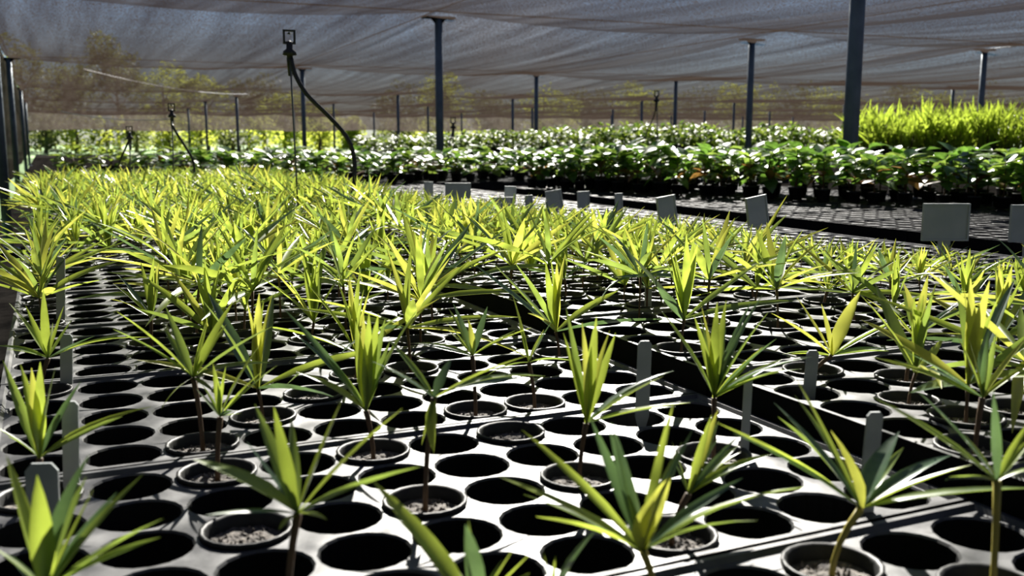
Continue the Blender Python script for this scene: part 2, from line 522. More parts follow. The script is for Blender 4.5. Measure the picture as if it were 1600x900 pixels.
# ------------------------------------------------------------------ seedling trays
HR = 0.0336
def tray_mesh(nx, ny, seg=18, depth=0.06, top=None):
    top = top or M_tray
    m = MB()
    for a in range(nx):
        for b in range(ny):
            cx, cy = a * CP, b * CP
            h = CP / 2
            o = len(m.v)
            for k in range(seg):
                q = 2 * math.pi * (k + 0.5) / seg
                c, s = math.cos(q), math.sin(q)
                t = h / max(abs(c), abs(s))
                m.v.append((cx + c * t, cy + s * t, 0))
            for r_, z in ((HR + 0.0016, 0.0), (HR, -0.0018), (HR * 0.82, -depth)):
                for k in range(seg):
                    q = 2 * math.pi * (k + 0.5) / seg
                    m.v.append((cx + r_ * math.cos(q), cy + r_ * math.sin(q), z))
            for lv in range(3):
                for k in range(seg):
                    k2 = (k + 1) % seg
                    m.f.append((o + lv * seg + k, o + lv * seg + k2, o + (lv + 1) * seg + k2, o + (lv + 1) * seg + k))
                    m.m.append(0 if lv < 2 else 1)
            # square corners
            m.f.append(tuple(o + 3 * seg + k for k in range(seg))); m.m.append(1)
            for sx, sy in ((1, 1), (-1, 1), (-1, -1), (1, -1)):
                ang = math.atan2(sy, sx) % (2 * math.pi)
                k = int(math.floor(ang / (2 * math.pi) * seg - 0.5)) % seg
                m.v.append((cx + sx * h, cy + sy * h, 0))
                m.f.append((o + k, len(m.v) - 1, o + (k + 1) % seg)); m.m.append(0)
    x0, x1, y0, y1 = -CP / 2, (nx - 0.5) * CP, -CP / 2, (ny - 0.5) * CP
    # raised lip and skirt around the edge
    e, lz, dz = 0.008, 0.004, -depth - 0.004
    ring = [[(x0 - 0.0, y0), (x1, y0), (x1, y1), (x0, y1)], [(x0 - e * .4, y0 - e * .4), (x1 + e * .4, y0 - e * .4), (x1 + e * .4, y1 + e * .4), (x0 - e * .4, y1 + e * .4)],
            [(x0 - e, y0 - e), (x1 + e, y0 - e), (x1 + e, y1 + e), (x0 - e, y1 + e)], [(x0 - e, y0 - e), (x1 + e, y0 - e), (x1 + e, y1 + e), (x0 - e, y1 + e)]]
    zs = [0, lz, lz, dz]
    o = len(m.v)
    for rg, z in zip(ring, zs):
        m.v += [(x, y, z) for x, y in rg]
    for lv in range(3):
        for k in range(4):
            k2 = (k + 1) % 4
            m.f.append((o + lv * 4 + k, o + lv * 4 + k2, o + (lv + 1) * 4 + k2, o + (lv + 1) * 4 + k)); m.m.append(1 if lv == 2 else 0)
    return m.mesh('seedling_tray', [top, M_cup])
ME_tray = tray_mesh(10, 5)
STRIPN = ['left strip', 'middle strip', 'right strip']
def row_y(n, k):
    return Y0 + 0.0365 + n * RY + k * CP
for s in range(3):
    for n in range(NTRAY):
        q = to_px((STRIPX[s] + 0.33, row_y(n, 2), TOP))
        qn = to_px((STRIPX[s], row_y(n, 4), TOP))
        if row_y(n, 4) < 0.3 and s == 0 and n < 1:
            pass
        t = link('seedling_tray', ME_tray)
        t.location = (STRIPX[s], row_y(n, 0), TOP + STRIPZ[s])
        t.rotation_euler = (0, 0, R(random.uniform(-0.12, 0.12)))
        tag(t, f'black plastic tray of round holes, {STRIPN[s]} of near bench, {nth(n + 1)} from camera', 'tray', 'seedling trays on the near bench')
for s, x in ((0, 0.5 * (STRIPX[0] + 9.5 * CP + STRIPX[1] - 0.5 * CP)), (1, 0.5 * (STRIPX[1] + 9.5 * CP + STRIPX[2] - 0.5 * CP))):
    m = MB(); m.tube([(x + 0.002 * math.sin(k), Y0 + (BY1 - Y0) * k / 20, BZ + 0.012) for k in range(21)], 0.010, 8)
    tag(build('irrigation_pipe', m, M_black, smooth=True), f'black irrigation pipe lying between the {["left and middle", "middle and right"][s]} tray strips', 'pipe', 'irrigation pipes')

# ------------------------------------------------------------------ leaf shapes
def strap(width, arch, fold=0.25, n=7, twist=0.0, tip=1.0):
    v, f = [], []
    for i in range(n):
        t = i / (n - 1)
        if i == n - 1:
            hw = 0.002
        else:
            hw = width / 2 * (0.22 + 0.78 * min(1, (t / 0.35)) ** 0.8) * (1 - max(0, (t - 0.35) / 0.65) ** (1.7 * tip)) ** 0.9 + 0.002
        z = -arch * t * t
        tw = twist * t
        c, s = math.cos(tw), math.sin(tw)
        for y, dz in ((-hw, hw * fold * 2), (0, 0), (hw, hw * fold * 2)):
            v.append((t, y * c - dz * s, z + y * s + dz * c))
    for i in range(n - 1):
        for k in (0, 1):
            q = i * 3 + k
            f.append((q, q + 1, q + 4, q + 3))
    return np.array(v), f
STRAPS = [strap(0.10, 0.0), strap(0.10, 0.10), strap(0.095, 0.28), strap(0.105, 0.05), strap(0.09, 0.16, 0.2, 7, 0.9), strap(0.17, 0.12, 0.35)]
def np_mesh(name, v, f, mats, smooth=True):
    m = MB(); m.add(v.tolist(), f)
    return m.mesh(name, mats, smooth)
ME_leaf = [[np_mesh('palm_leaf', v, f, mt) for v, f in STRAPS] for mt in M_L]

def leaf_matrix(base, dirv, length, roll, wscale=1.0):
    d = dirv.normalized()
    side = Vector((0, 0, 1)).cross(d)
    if side.length < 1e-3:
        side = Vector((1, 0, 0))
    side.normalize()
    up = d.cross(side)
    c, s = math.cos(roll), math.sin(roll)
    y = side * c + up * s
    z = up * c - side * s
    m = Matrix((d * length, y * length * wscale, z * length)).transposed().to_4x4()
    m.translation = base
    return m

# pot with gravel
pm = MB(); pm.lathe([(0.0285, -0.055), (0.0325, 0.0002), (0.0352, 0.0004), (0.0354, 0.0038), (0.0330, 0.0042), (0.0308, 0.002), (0.0290, -0.014)], 20)
ME_pot = pm.mesh('tube_pot', M_pot, True)
def gravel_mesh(seed):
    r_ = random.Random(seed)
    m = MB()
    n, rings = 16, 5
    m.v.append((0, 0, -0.006))
    for k in range(1, rings + 1):
        for a in range(n):
            q = 2 * math.pi * (a + 0.5 * (k % 2)) / n
            rr = 0.0292 * k / rings
            m.v.append((rr * math.cos(q), rr * math.sin(q), -0.007 + r_.uniform(-0.0016, 0.0016)))
    for a in range(n):
        m.f.append((0, 1 + a, 1 + (a + 1) % n)); m.m.append(0)
    for k in range(rings - 1):
        for a in range(n):
            o = 1 + k * n
            m.f.append((o + a, o + n + a, o + n + (a + 1) % n, o + (a + 1) % n)); m.m.append(0)
    for _ in range(46):                       # loose stones
        q, rr, s = r_.uniform(0, 6.28), 0.026 * math.sqrt(r_.random()), r_.uniform(0.0011, 0.0024)
        c = (rr * math.cos(q), rr * math.sin(q), -0.0062)
        a1 = r_.uniform(0, 1.5)
        pts = [(c[0] + s * math.cos(a1 + i * 1.571) * r_.uniform(.7, 1.2), c[1] + s * math.sin(a1 + i * 1.571) * r_.uniform(.7, 1.2), c[2]) for i in range(4)]
        m.add(pts + [(c[0], c[1], c[2] + s * 1.1)], [(0, 1, 4), (1, 2, 4), (2, 3, 4), (3, 0, 4)])
    return m.mesh('gravel', M_gravel)
ME_gravel = [gravel_mesh(k) for k in range(3)]

def add_pot(root, k):
    p = link('pot', ME_pot, root)
    gr = link('gravel', ME_gravel[k % 3], p)
    gr['kind'] = 'stuff'
    gr.rotation_euler = (0, 0, k * 1.3)

stem_cache = {}
def add_stem(root, hub, mat=0, r0=0.0017):
    m = MB()
    pts = []
    for k in range(5):
        t = k / 4
        pts.append(Vector((hub.x * t * t, hub.y * t * t, -0.008 + (hub.z + 0.008) * t)))
    m.tube(pts, [r0 * 1.15, r0, r0, r0 * 1.1, r0 * 1.3], 6)
    return build('stem', m, [M_stem, M_stem_y][mat], root, True)

def cell_at(P):
    best = None
    for s in range(3):
        for c in range(10):
            x = STRIPX[s] + c * CP
            if abs(x - P.x) > CP: continue
            for n in range(NTRAY):
                for k in range(5):
                    y = row_y(n, k)
                    d = (x - P.x) ** 2 + (y - P.y) ** 2
                    if best is None or d < best[0]:
                        best = (d, s, c, n, k)
    return best[1:]
def cell_pos(c):
    s, a, n, k = c
    return Vector((STRIPX[s] + a * CP, row_y(n, k), TOP + STRIPZ[s]))
taken = {}
def claim(P):
    P = P.copy()
    c = cell_at(P)
    while c in taken:
        P = P + Vector((0.02 * random.uniform(-1, 1), 0.06, 0)); c = cell_at(P)
    return c

G_SEED = 'palm seedlings in the trays on the near bench'
# hand-observed plants: base pixel, hub pixel, label, leaf tips (px, py, depth offset from hub, shape, colour, width)
B_, D_, K_, Y_ = 0, 1, 2, 3
HERO = [
 ((468, 905), (465, 803), 'spreading palm seedling at the front, with a long flat glossy leaf reaching left', 0,
  [(308, 710, -.02, 3, 1, 1.1), (398, 632, .03, 0, 1, .9), (428, 636, .02, 0, 0, .9), (533, 628, .01, 0, 0, .9), (618, 630, .02, 1, 0, .8), (655, 718, -.03, 1, 1, .9),
   (434, 826, -.02, 5, 0, 1.3), (512, 808, -.02, 5, 0, 1.2), (322, 800, -.03, 1, 2, .8), (385, 690, .02, 0, 2, .8)]),
 ((1006, 948), (1005, 862), 'large wide-spread palm seedling with a broad bright base at the front', 1,
  [(786, 736, .0, 1, 0, .9), (845, 792, -.03, 4, 0, .9), (818, 668, .03, 1, 0, .7), (922, 652, .03, 0, 2, .8), (955, 660, .0, 0, 2, .9), (1052, 632, .0, 0, 0, 1.0), (1076, 668, .02, 3, 2, .9),
   (1236, 728, .02, 2, 1, .8), (1168, 788, -.02, 2, 1, .8), (1150, 735, .02, 4, 2, .9), (1042, 735, -.02, 3, 3, 1.3), (1012, 770, -.02, 5, 3, 1.6)]),
 ((1340, 892), (1345, 795), 'star-shaped palm seedling on thin yellow stem, with a white shiny leaf', 1,
  [(1128, 648, -.02, 1, 0, .8), (1243, 590, .02, 0, 0, .9), (1312, 668, -.02, 3, 3, 1.4), (1398, 668, .03, 3, 2, 1.3), (1492, 698, .03, 2, 2, 1.0), (1512, 718, .0, 1, 0, .8), (1618, 752, -.02, 1, 1, 1.0), (1218, 622, .05, 1, 2, .9)]),
 ((672, 738), (678, 622), 'three-pronged palm seedling with one leaf hanging straight down its stem', 0,
  [(608, 524, .02, 1, 1, .8), (705, 558, .02, 5, 2, 1.0), (818, 550, .02, 1, 0, .8), (672, 706, -.03, 3, 0, 1.1), (585, 560, .0, 1, 2, .8), (850, 570, .06, 2, 1, .7)]),
 ((573, 700), (572, 642), 'upright palm seedling whose bright leaves stand in a tight pleated bundle near centre left', 0,
  [(556, 502, .0, 3, 0, .9), (566, 492, .01, 3, 3, .9), (577, 488, .0, 3, 0, .9), (590, 490, .01, 3, 0, .9), (602, 498, .02, 0, 1, .9), (470, 572, .0, 2, 0, .9), (440, 474, .05, 1, 2, .7), (512, 556, .02, 1, 1, .8), (640, 480, .04, 1, 1, .7)]),
 ((915, 705), (916, 662), 'upright palm seedling with a pale leaf bundle and two leaves pointing right near centre', 0,
  [(880, 520, .0, 0, 0, .8), (884, 480, .02, 0, 1, .7), (915, 505, -.01, 3, 3, .9), (932, 495, .0, 3, 0, .9), (962, 520, .02, 0, 0, .8), (948, 515, .01, 3, 3, .8), (1032, 582, .0, 1, 0, .9), (1076, 622, -.02, 1, 0, .9), (1036, 562, .04, 2, 2, .8)]),
 ((1115, 665), (1116, 622), 'tall bundled palm seedling with a fan of dark leaves to its right', 0,
  [(1088, 492, .0, 3, 0, .8), (1102, 478, .0, 3, 3, .8), (1118, 472, .0, 3, 0, .9), (1132, 468, .02, 3, 0, .8), (1182, 455, .03, 1, 2, .8), (1190, 482, .0, 1, 1, .8), (1206, 524, .0, 1, 2, .8), (1252, 540, .0, 2, 2, .7), (1240, 562, -.02, 2, 1, .7), (1040, 478, .03, 1, 1, .7)]),
 ((305, 702), (302, 590), 'fan-shaped palm seedling with evenly spread leaves on a brown stem at left', 0,
  [(182, 508, -.02, 1, 1, .8), (190, 480, .0, 1, 0, .8), (258, 478, .02, 0, 1, .8), (322, 492, .0, 3, 0, .9), (362, 468, .03, 1, 0, .8), (422, 504, .02, 1, 1, .8), (410, 560, -.02, 2, 1, .8), (245, 632, -.03, 2, 0, 1.0), (335, 612, -.03, 1, 1, .8)]),
 ((343, 708), (344, 652), 'small upright palm seedling beside the fan-shaped one at left', 0,
  [(334, 568, .0, 3, 0, .9), (350, 572, .0, 3, 0, .9), (402, 528, .02, 1, 0, .8), (428, 566, .0, 1, 1, .8), (366, 640, -.02, 5, 2, .9), (318, 600, .0, 1, 1, .7)]),
 ((64, 778), (62, 716), 'bright upright bundle of pleated palm leaves by the left edge', 0,
  [(36, 568, .0, 3, 0, .9), (50, 575, .0, 3, 3, .9), (62, 566, .0, 3, 0, .9), (80, 572, .0, 3, 0, .9), (120, 594, .02, 1, 2, .9), (216, 622, .0, 2, 0, .8), (-8, 660, .0, 1, 1, .9), (0, 560, .03, 1, 1, .8)]),
 ((75, 612), (75, 560), 'palm seedling with a white shiny leaf, behind the upright bundle at left edge', 0,
  [(20, 470, .0, 1, 0, .8), (40, 478, .0, 0, 0, .8), (66, 452, .0, 3, 0, .9), (100, 478, .02, 0, 0, .8), (148, 523, .0, 3, 2, .9), (222, 512, .02, 2, 0, .7), (-6, 535, .0, 2, 1, .8), (112, 500, .02, 0, 1, .8)]),
 ((80, 1000), (72, 925), 'blurred palm seedling closest to the camera at the left corner', 0,
  [(10, 712, .02, 0, 0, 1.0), (58, 745, .0, 3, 0, 1.0), (122, 705, .03, 3, 2, 1.0), (214, 735, .03, 1, 1, .9), (146, 765, .0, 0, 0, 1.0), (250, 800, .0, 1, 1, .8), (190, 900, -.02, 1, 0, .8), (-20, 840, .0, 1, 1, .9)]),
 ((1557, 862), (1558, 752), 'palm seedling on a yellow stem with one upright blue-green leaf, far right front', 1,
  [(1552, 612, .0, 0, 2, .9), (1368, 612, .03, 1, 1, .7), (1440, 602, .04, 1, 2, .7), (1612, 650, .0, 1, 0, .9), (1480, 740, -.02, 1, 1, .8), (1640, 720, .0, 2, 1, .9)]),
 ((1528, 690), (1535, 622), 'palm seedling at the right edge with stiff vertical pale leaves', 0,
  [(1500, 524, .0, 3, 0, .9), (1518, 528, .0, 3, 3, .9), (1546, 512, .0, 0, 2, .8), (1604, 522, .0, 3, 3, .8), (1610, 566, .0, 1, 0, .8), (1364, 552, .02, 1, 0, .7), (1420, 545, .03, 1, 2, .7), (1500, 600, -.02, 0, 2, .7)]),
 ((1298, 618), (1300, 556), 'yellow-green palm seedling with a broad bright leaf, right of the tall bundled one', 0,
  [(1208, 484, -.01, 1, 3, .8), (1244, 463, .0, 0, 3, .8), (1286, 475, .0, 3, 3, .9), (1342, 453, .0, 3, 3, 1.1), (1412, 488, .02, 1, 1, .8), (1225, 545, .0, 2, 1, .7), (1390, 540, .0, 2, 2, .8)]),
 ((1430, 590), (1430, 528), 'yellow-green palm seedling with two thick upright leaves, left of the right edge', 0,
  [(1358, 463, .0, 1, 3, .8), (1418, 440, .0, 3, 3, 1.0), (1450, 430, .0, 3, 3, .9), (1500, 470, .0, 1, 2, .7), (1545, 460, .02, 2, 1, .7), (1388, 478, .0, 0, 0, .8), (1530, 518, .0, 2, 3, .7)]),
 ((745, 1020), (742, 955), 'blurred palm seedling at the bottom edge with a long bright leaf leaning left', 0,
  [(592, 748, .0, 1, 0, 1.35), (736, 810, -.02, 3, 2, 1.0), (806, 852, .0, 0, 0, .9), (832, 862, .0, 0, 0, .9), (690, 850, .05, 1, 1, .7)]),
 ((880, 1030), (862, 945), 'blurred palm seedling at the bottom edge with a teal leaf leaning right', 0,
  [(918, 822, -.02, 3, 2, 1.0), (848, 858, .0, 0, 0, .8), (868, 868, .0, 0, 0, .8), (905, 860, .0, 0, 1, .8), (980, 900, .0, 1, 0, .8)]),
 ((1072, 838), (1076, 772), 'slender upright palm seedling just behind the wide-spread one at front', 0,
  [(1112, 648, .0, 0, 0, .8), (1122, 640, .02, 0, 3, .8), (1150, 682, .0, 3, 2, .9), (1160, 690, .03, 2, 1, .8), (1206, 700, .02, 2, 0, .8), (1050, 690, .0, 0, 1, .7)]),
 ((822, 645), (826, 566), 'palm seedling with a teal leaf, left of the centre leaf bundle', 0,
  [(800, 458, .0, 0, 0, .8), (812, 505, .0, 3, 0, .8), (862, 498, .0, 3, 2, .9), (900, 558, .0, 2, 1, .8), (850, 515, .02, 0, 0, .8), (760, 580, .0, 2, 1, .7), (842, 530, -.01, 3, 3, .9)]),
 ((735, 622), (738, 556), 'palm seedling with two white shiny upright leaves at centre', 0,
  [(710, 474, .0, 3, 2, .9), (735, 498, .0, 3, 3, 1.0), (762, 478, .02, 3, 2, .9), (828, 508, .0, 1, 0, .7), (650, 530, .0, 2, 1, .7), (700, 500, .02, 1, 0, .7)]),
 ((237, 530), (236, 496), 'upright palm seedling bundle beside the empty column of holes at left', 0,
  [(222, 408, .0, 3, 0, .9), (238, 402, .0, 3, 0, .9), (246, 410, .02, 3, 3, .8), (178, 440, .0, 1, 0, .7), (186, 425, .02, 1, 2, .7), (290, 450, .0, 1, 1, .7), (180, 460, .0, 2, 3, .7)]),
 ((884, 478), (882, 436), 'upright fan palm seedling mid-bench, in front of the small grey signs', 0,
  [(836, 352, .0, 1, 0, .8), (858, 356, .0, 0, 3, .8), (872, 352, .0, 3, 0, .8), (884, 358, .0, 3, 0, .8), (802, 412, .0, 1, 1, .8), (920, 400, .0, 2, 2, .8), (950, 425, .0, 2, 1, .8)]),
 ((1165, 470), (1160, 428), 'palm seedling with long pale leaves slanting up to the right, before the tilted sign', 0,
  [(1292, 350, .0, 1, 3, 1.0), (1198, 352, .0, 3, 3, 1.0), (1180, 420, .0, 1, 1, .8), (1230, 305, .05, 0, 3, .8), (1120, 380, .0, 1, 2, .7), (1100, 400, .0, 1, 0, .8), (1270, 390, .0, 2, 2, .8)]),
 ((1068, 412), (1066, 378), 'pale palm seedling with leaves swept right, in front of the tilted grey sign', 0,
  [(1122, 332, .0, 1, 3, .9), (1094, 332, .0, 0, 3, .9), (1112, 345, .0, 1, 3, .9), (1040, 348, .0, 0, 2, .7), (1030, 372, .0, 2, 1, .8), (1115, 380, .0, 2, 1, .8)]),
 ((1292, 480), (1293, 456), 'pale palm seedling with a long leaf toward the right, below the gap between benches', 0,
  [(1388, 382, .0, 1, 3, .8), (1300, 384, .0, 0, 3, .7), (1350, 388, .02, 0, 1, .7), (1280, 398, .0, 0, 2, .7), (1232, 410, .0, 1, 3, .8), (1240, 440, .0, 2, 1, .8), (1360, 430, .0, 2, 0, .8)]),
 ((1512, 470), (1510, 446), 'dark-leaved palm seedling beside the stake of the largest grey sign', 0,
  [(1440, 395, .0, 1, 0, .7), (1490, 400, .0, 0, 1, .7), (1524, 392, .0, 0, 2, .7), (1592, 388, .0, 1, 1, .8), (1560, 405, .0, 1, 2, .8), (1462, 440, .0, 2, 3, .8), (1600, 420, .0, 2, 0, .8)]),
 ((70, 470), (72, 430), 'bushy bright palm seedling at the left bench edge', 0,
  [(4, 380, .0, 1, 3, .8), (28, 365, .0, 1, 0, .8), (60, 350, .0, 0, 0, .8), (90, 352, .0, 0, 0, .8), (118, 372, .0, 1, 3, .8), (-4, 412, .0, 2, 2, .8), (124, 402, .0, 1, 3, .8), (0, 432, .0, 2, 1, .8)]),
]
n_pot = 0
def hero(base, hubpx, label, stem, leaves):
    global n_pot
    P0 = on_z(*base, TOP)
    if P0.x > 0.69:
        P0 = on_z(*base, TOP + (0.026 if P0.x < 1.44 else 0))
    best = None
    for s_ in range(3):
        for a_ in range(10):
            for n_ in range(NTRAY):
                for k_ in range(5):
                    cc = (s_, a_, n_, k_)
                    Q = cell_pos(cc)
                    if cc in taken or (Q - P0).length > 0.12: continue
                    q = to_px(Q)
                    e = (q[0] - hubpx[0]) ** 2 + (0.45 * (q[1] - base[1])) ** 2
                    if best is None or e < best[0]: best = (e, cc)
    c = best[1] if best else claim(P0)
    taken[c] = True
    C = cell_pos(c)
    root = thing('palm_seedling', label, 'seedling', C, 0, G_SEED)
    add_pot(root, n_pot); n_pot += 1
    dep = depth_of((C.x, C.y, C.z + 0.05))
    hub = at_depth(*hubpx, dep)
    hl = hub - C
    hl.z = max(0.02, hl.z)
    add_stem(root, hl, stem, 0.0022)
    more = []
    for (px, py, off, sh, col, w) in leaves:
        if sh == 3 and w >= 1.0:
            sh = 5
            w *= 0.9
        elif sh == 3:
            w *= 1.05
        more.append((px, py, off, sh, col, w))
        if random.random() < (0.5 if dep < 1.3 else 0.85):
            more.append((px + (hubpx[0] - px) * .16 + random.uniform(-14, 14) / dep, py + (hubpx[1] - py) * random.uniform(.05, .3) + random.uniform(-6, 6) / dep, off + random.uniform(0, .03), random.choice([0, 1, 4]), random.choice([0, 1, 1, 2]), .75))
    for (px, py, off, sh, col, w) in more:
        tip = at_depth(px, py, dep + off * 1.0)
        if tip.z < TOP + 0.012:
            tip.z = TOP + 0.012
        d = (tip - C) - hl
        L = d.length
        # blade turned partly toward the light and the viewer
        roll = random.uniform(-0.5, 0.5)
        o = link('leaf', ME_leaf[col][sh], root, leaf_matrix(hl, d + Vector((0, 0, [0, .10, .28, .05, .16, .12][sh] * L * 0.6)), L, roll, w * min(1.35, 0.105 / max(L, 0.05))))
for h in HERO:
    hero(*h)

# pots that stand in the trays with nothing but gravel showing
for px, py, lab in [(590, 712, 'empty gravel pot behind the spreading front seedling'), (790, 682, 'gravel pot right of the three-pronged seedling'), (690, 787, 'wide gravel pot in front of the three-pronged seedling'),
                    (388, 830, 'gravel-filled pot just left of the spreading front seedling'), (318, 742, 'gravel pot in the second column of holes at left'), (490, 625, 'dark gravel pot left of the upright pleated bundle'), (905, 745, 'gravel pot behind the large wide-spread seedling')]:
    c = cell_at(on_z(px, py, TOP))
    if c in taken: continue
    taken[c] = True
    root = thing('gravel_pot', lab, 'pot', cell_pos(c), 0, 'pots with bare gravel')
    add_pot(root, n_pot); n_pot += 1

# seedling kinds for the rest: lists of (leaf shape, colour, matrix)
def make_kind(seed):
    r_ = random.Random(seed)
    out = []
    style = r_.random()
    hub = Vector((r_.uniform(-.006, .006), r_.uniform(-.006, .006), r_.uniform(0.045, 0.075)))
    n = r_.randint(10, 15)
    if style < 0.28:                      # tight pleated bundle with a few side leaves
        hub.z *= 0.6
        az0 = r_.uniform(0, 6.28)
        for k in range(5):
            az = az0 + k * 1.3
            el = R(r_.uniform(76, 88))
            d = Vector((math.cos(az) * math.cos(el), math.sin(az) * math.cos(el), math.sin(el)))
            out.append((3, r_.choice([0, 0, 3]), leaf_matrix(hub, d, r_.uniform(.085, .115), r_.uniform(-1, 1), 1.1)))
        n = 6
    az0 = r_.uniform(0, 6.28)
    for k in range(n):
        az = az0 + k * 2.4 + r_.uniform(-.3, .3)
        el = R(r_.choice([8, 18, 28, 36, 45, 58, 72]) + r_.uniform(-7, 7))
        d = Vector((math.cos(az) * math.cos(el), math.sin(az) * math.cos(el), math.sin(el)))
        L = min(r_.uniform(.115, .175), 0.10 / max(math.sin(el), 0.1))
        out.append((r_.choice([0, 1, 1, 2, 4]), r_.choice([0, 0, 0, 1, 1, 2, 3, 3]), leaf_matrix(hub, d, L, r_.uniform(-.6, .6), r_.uniform(.75, 1.0))))
    sm = MB()
    pts = [Vector((hub.x * t * t, hub.y * t * t, -0.008 + (hub.z + 0.008) * t)) for t in (0, .33, .66, 1)]
    sm.tube(pts, [0.0022, 0.0018, 0.0018, 0.0024], 5)
    return out, sm.mesh('seedling_stem', M_stem, True), style
KINDS = [make_kind(100 + k) for k in range(18)]

SKY = [(-200, 262), (60, 266), (400, 270), (600, 290), (700, 308), (900, 326), (1080, 342), (1300, 374), (1600, 394), (1800, 410)]
def skyline(x):
    return float(np.interp(x, [p[0] for p in SKY], [p[1] for p in SKY]))
cand = []
rg = random.Random(21)
for s in range(3):
    for a in range(10):
        for n in range(NTRAY):
            for k in range(5):
                c = (s, a, n, k)
                if c in taken: continue
                P = cell_pos(c)
                q = to_px(P + Vector((0, 0, 0.06)))
                if q[2] < 0.9 or q[0] < -70 or q[0] > 1690 or q[1] > 900: continue
                col = s * 10 + a
                y = P.y
                if y < 1.25:
                    pr = 0.12
                elif y < 1.5: pr = 0.24
                elif y < 2.0: pr = 0.38
                elif y < 2.6: pr = 0.38
                elif y < 3.6: pr = 0.48
                else: pr = 0.55
                if col in (1, 2) and y < 2.5: pr = 0
                if col == 0: pr = max(pr, 0.5) if y > 1.5 else 0
                if s >= 1: pr *= 1.8 if y < 2.6 else 1.4
                sc = 1.0
                room = CAM.z - P.z - (skyline(q[0]) - 213) / F * q[2]         # seedlings stay low toward the far and right edges
                sc = min(sc, room / (0.125 if q[0] < 550 else 0.145))
                if sc < 0.45: continue
                if rg.random() < pr:
                    if y < 1.6 and any((cell_pos(t) - P).length < 0.09 for t in taken): continue
                    cand.append((q[2], c, min(sc * rg.uniform(.95, 1.05), rg.uniform(.85, 1.15))))
cand.sort()
n_left = 300 - len(HERO)
solo, mass = cand[:n_left], cand[n_left:]
DESC = {True: 'upright bundled palm seedling', False: 'spreading yellow-green palm seedling'}
for _, c, sc in solo:
    kid = rg.randrange(len(KINDS))
    leaves, stem, style = KINDS[kid]
    C = cell_pos(c)
    row = c[2] * 5 + c[3] + 1
    root = thing('palm_seedling', f'{DESC[style < .28]} in the {nth(c[0] * 10 + c[1] + 1)} column from left edge, {nth(row)} row from camera', 'seedling', C, rg.uniform(0, 6.28), G_SEED)
    root.scale = (sc, sc, sc)
    add_pot(root, n_pot); n_pot += 1
    link('stem', stem, root)
    for sh, col, mt in leaves:
        link('leaf', ME_leaf[col][sh], root, mt)
# the crowded far seedlings, past the countable ones
acc = {k: ([], [], 0) for k in range(4)}
V = [[] for _ in range(4)]; Fc = [[] for _ in range(4)]; off = [0] * 4
for _, c, sc in mass:
    leaves, stem, style = KINDS[rg.randrange(len(KINDS))]
    T = Matrix.Translation(cell_pos(c)) @ Matrix.Rotation(rg.uniform(0, 6.28), 4, 'Z') @ Matrix.Scale(sc, 4)
    for sh, col, mt in leaves:
        v, f = STRAPS[sh]
        m4 = np.array(T @ mt)
        V[col].append(v @ m4[:3, :3].T + m4[:3, 3])
        Fc[col] += [tuple(i + off[col] for i in q) for q in f]
        off[col] += len(v)
mb = MB()
for col in range(4):
    if V[col]:
        mb.add(np.concatenate(V[col]).tolist(), Fc[col], col)
o = build('crowded_palm_seedlings', mb, M_L, smooth=True)
o['kind'] = 'stuff'
tag(o, 'dense carpet of yellow-green palm seedlings at the far end of the near bench', 'seedlings')

# ------------------------------------------------------------------ plant tags in the trays
def plant_tag(px, py0, py1, wpx, label, lean=0.0, thick=0.0012):
    P = on_z(px, py1, TOP)
    d = depth_of(P)
    h = (py1 - py0) / F * d
    w = wpx / F * d
    m = MB()
    z0 = -0.03
    m.add([(-w / 2, -thick, 0.0), (w / 2, -thick, 0.0), (w / 2, -thick, h - w * .25), (w * .3, -thick, h), (-w * .3, -thick, h), (-w / 2, -thick, h - w * .25), (0, -thick, z0),
           (-w / 2, thick, 0.0), (w / 2, thick, 0.0), (w / 2, thick, h - w * .25), (w * .3, thick, h), (-w * .3, thick, h), (-w / 2, thick, h - w * .25), (0, thick, z0)],
          [(6, 1, 0), (0, 1, 2, 3, 4, 5), (13, 7, 8), (12, 11, 10, 9, 8, 7), (0, 5, 12, 7), (5, 4, 11, 12), (4, 3, 10, 11), (3, 2, 9, 10), (2, 1, 8, 9), (1, 6, 13, 8), (6, 0, 7, 13)])
    o = build('plant_tag', m, M_tag)
    o.location = P
    o.rotation_euler = (R(lean * 0.5), R(lean), -YAW + R(10))
    tag(o, label, 'plant tag', 'white plant tags stuck in the trays')
plant_tag(70, 718, 850, 48, 'wide grey plant tag behind the blurred seedling at left corner', 2)
plant_tag(112, 622, 760, 24, 'tall grey plant tag beside the upright leaf bundle at left edge', 3)
plant_tag(104, 520, 600, 18, 'grey plant tag behind the shiny-leaved seedling at left edge', 4)
plant_tag(95, 400, 500, 13, 'slim grey plant tag at left bench edge, farthest of the four', 4)
plant_tag(1003, 530, 650, 22, 'tall grey plant tag right of the centre leaf bundle', 1)
plant_tag(1163, 588, 705, 13, 'narrow bluish plant tag below the tall bundled seedling', 1)
plant_tag(1352, 638, 800, 26, 'grey plant tag behind the star-shaped seedling', 2)
plant_tag(1262, 545, 640, 20, 'grey plant tag below the yellow-green broad-leaved seedling', 2)
plant_tag(1012, 440, 500, 11, 'small pale plant tag at the middle of the bench', 0)

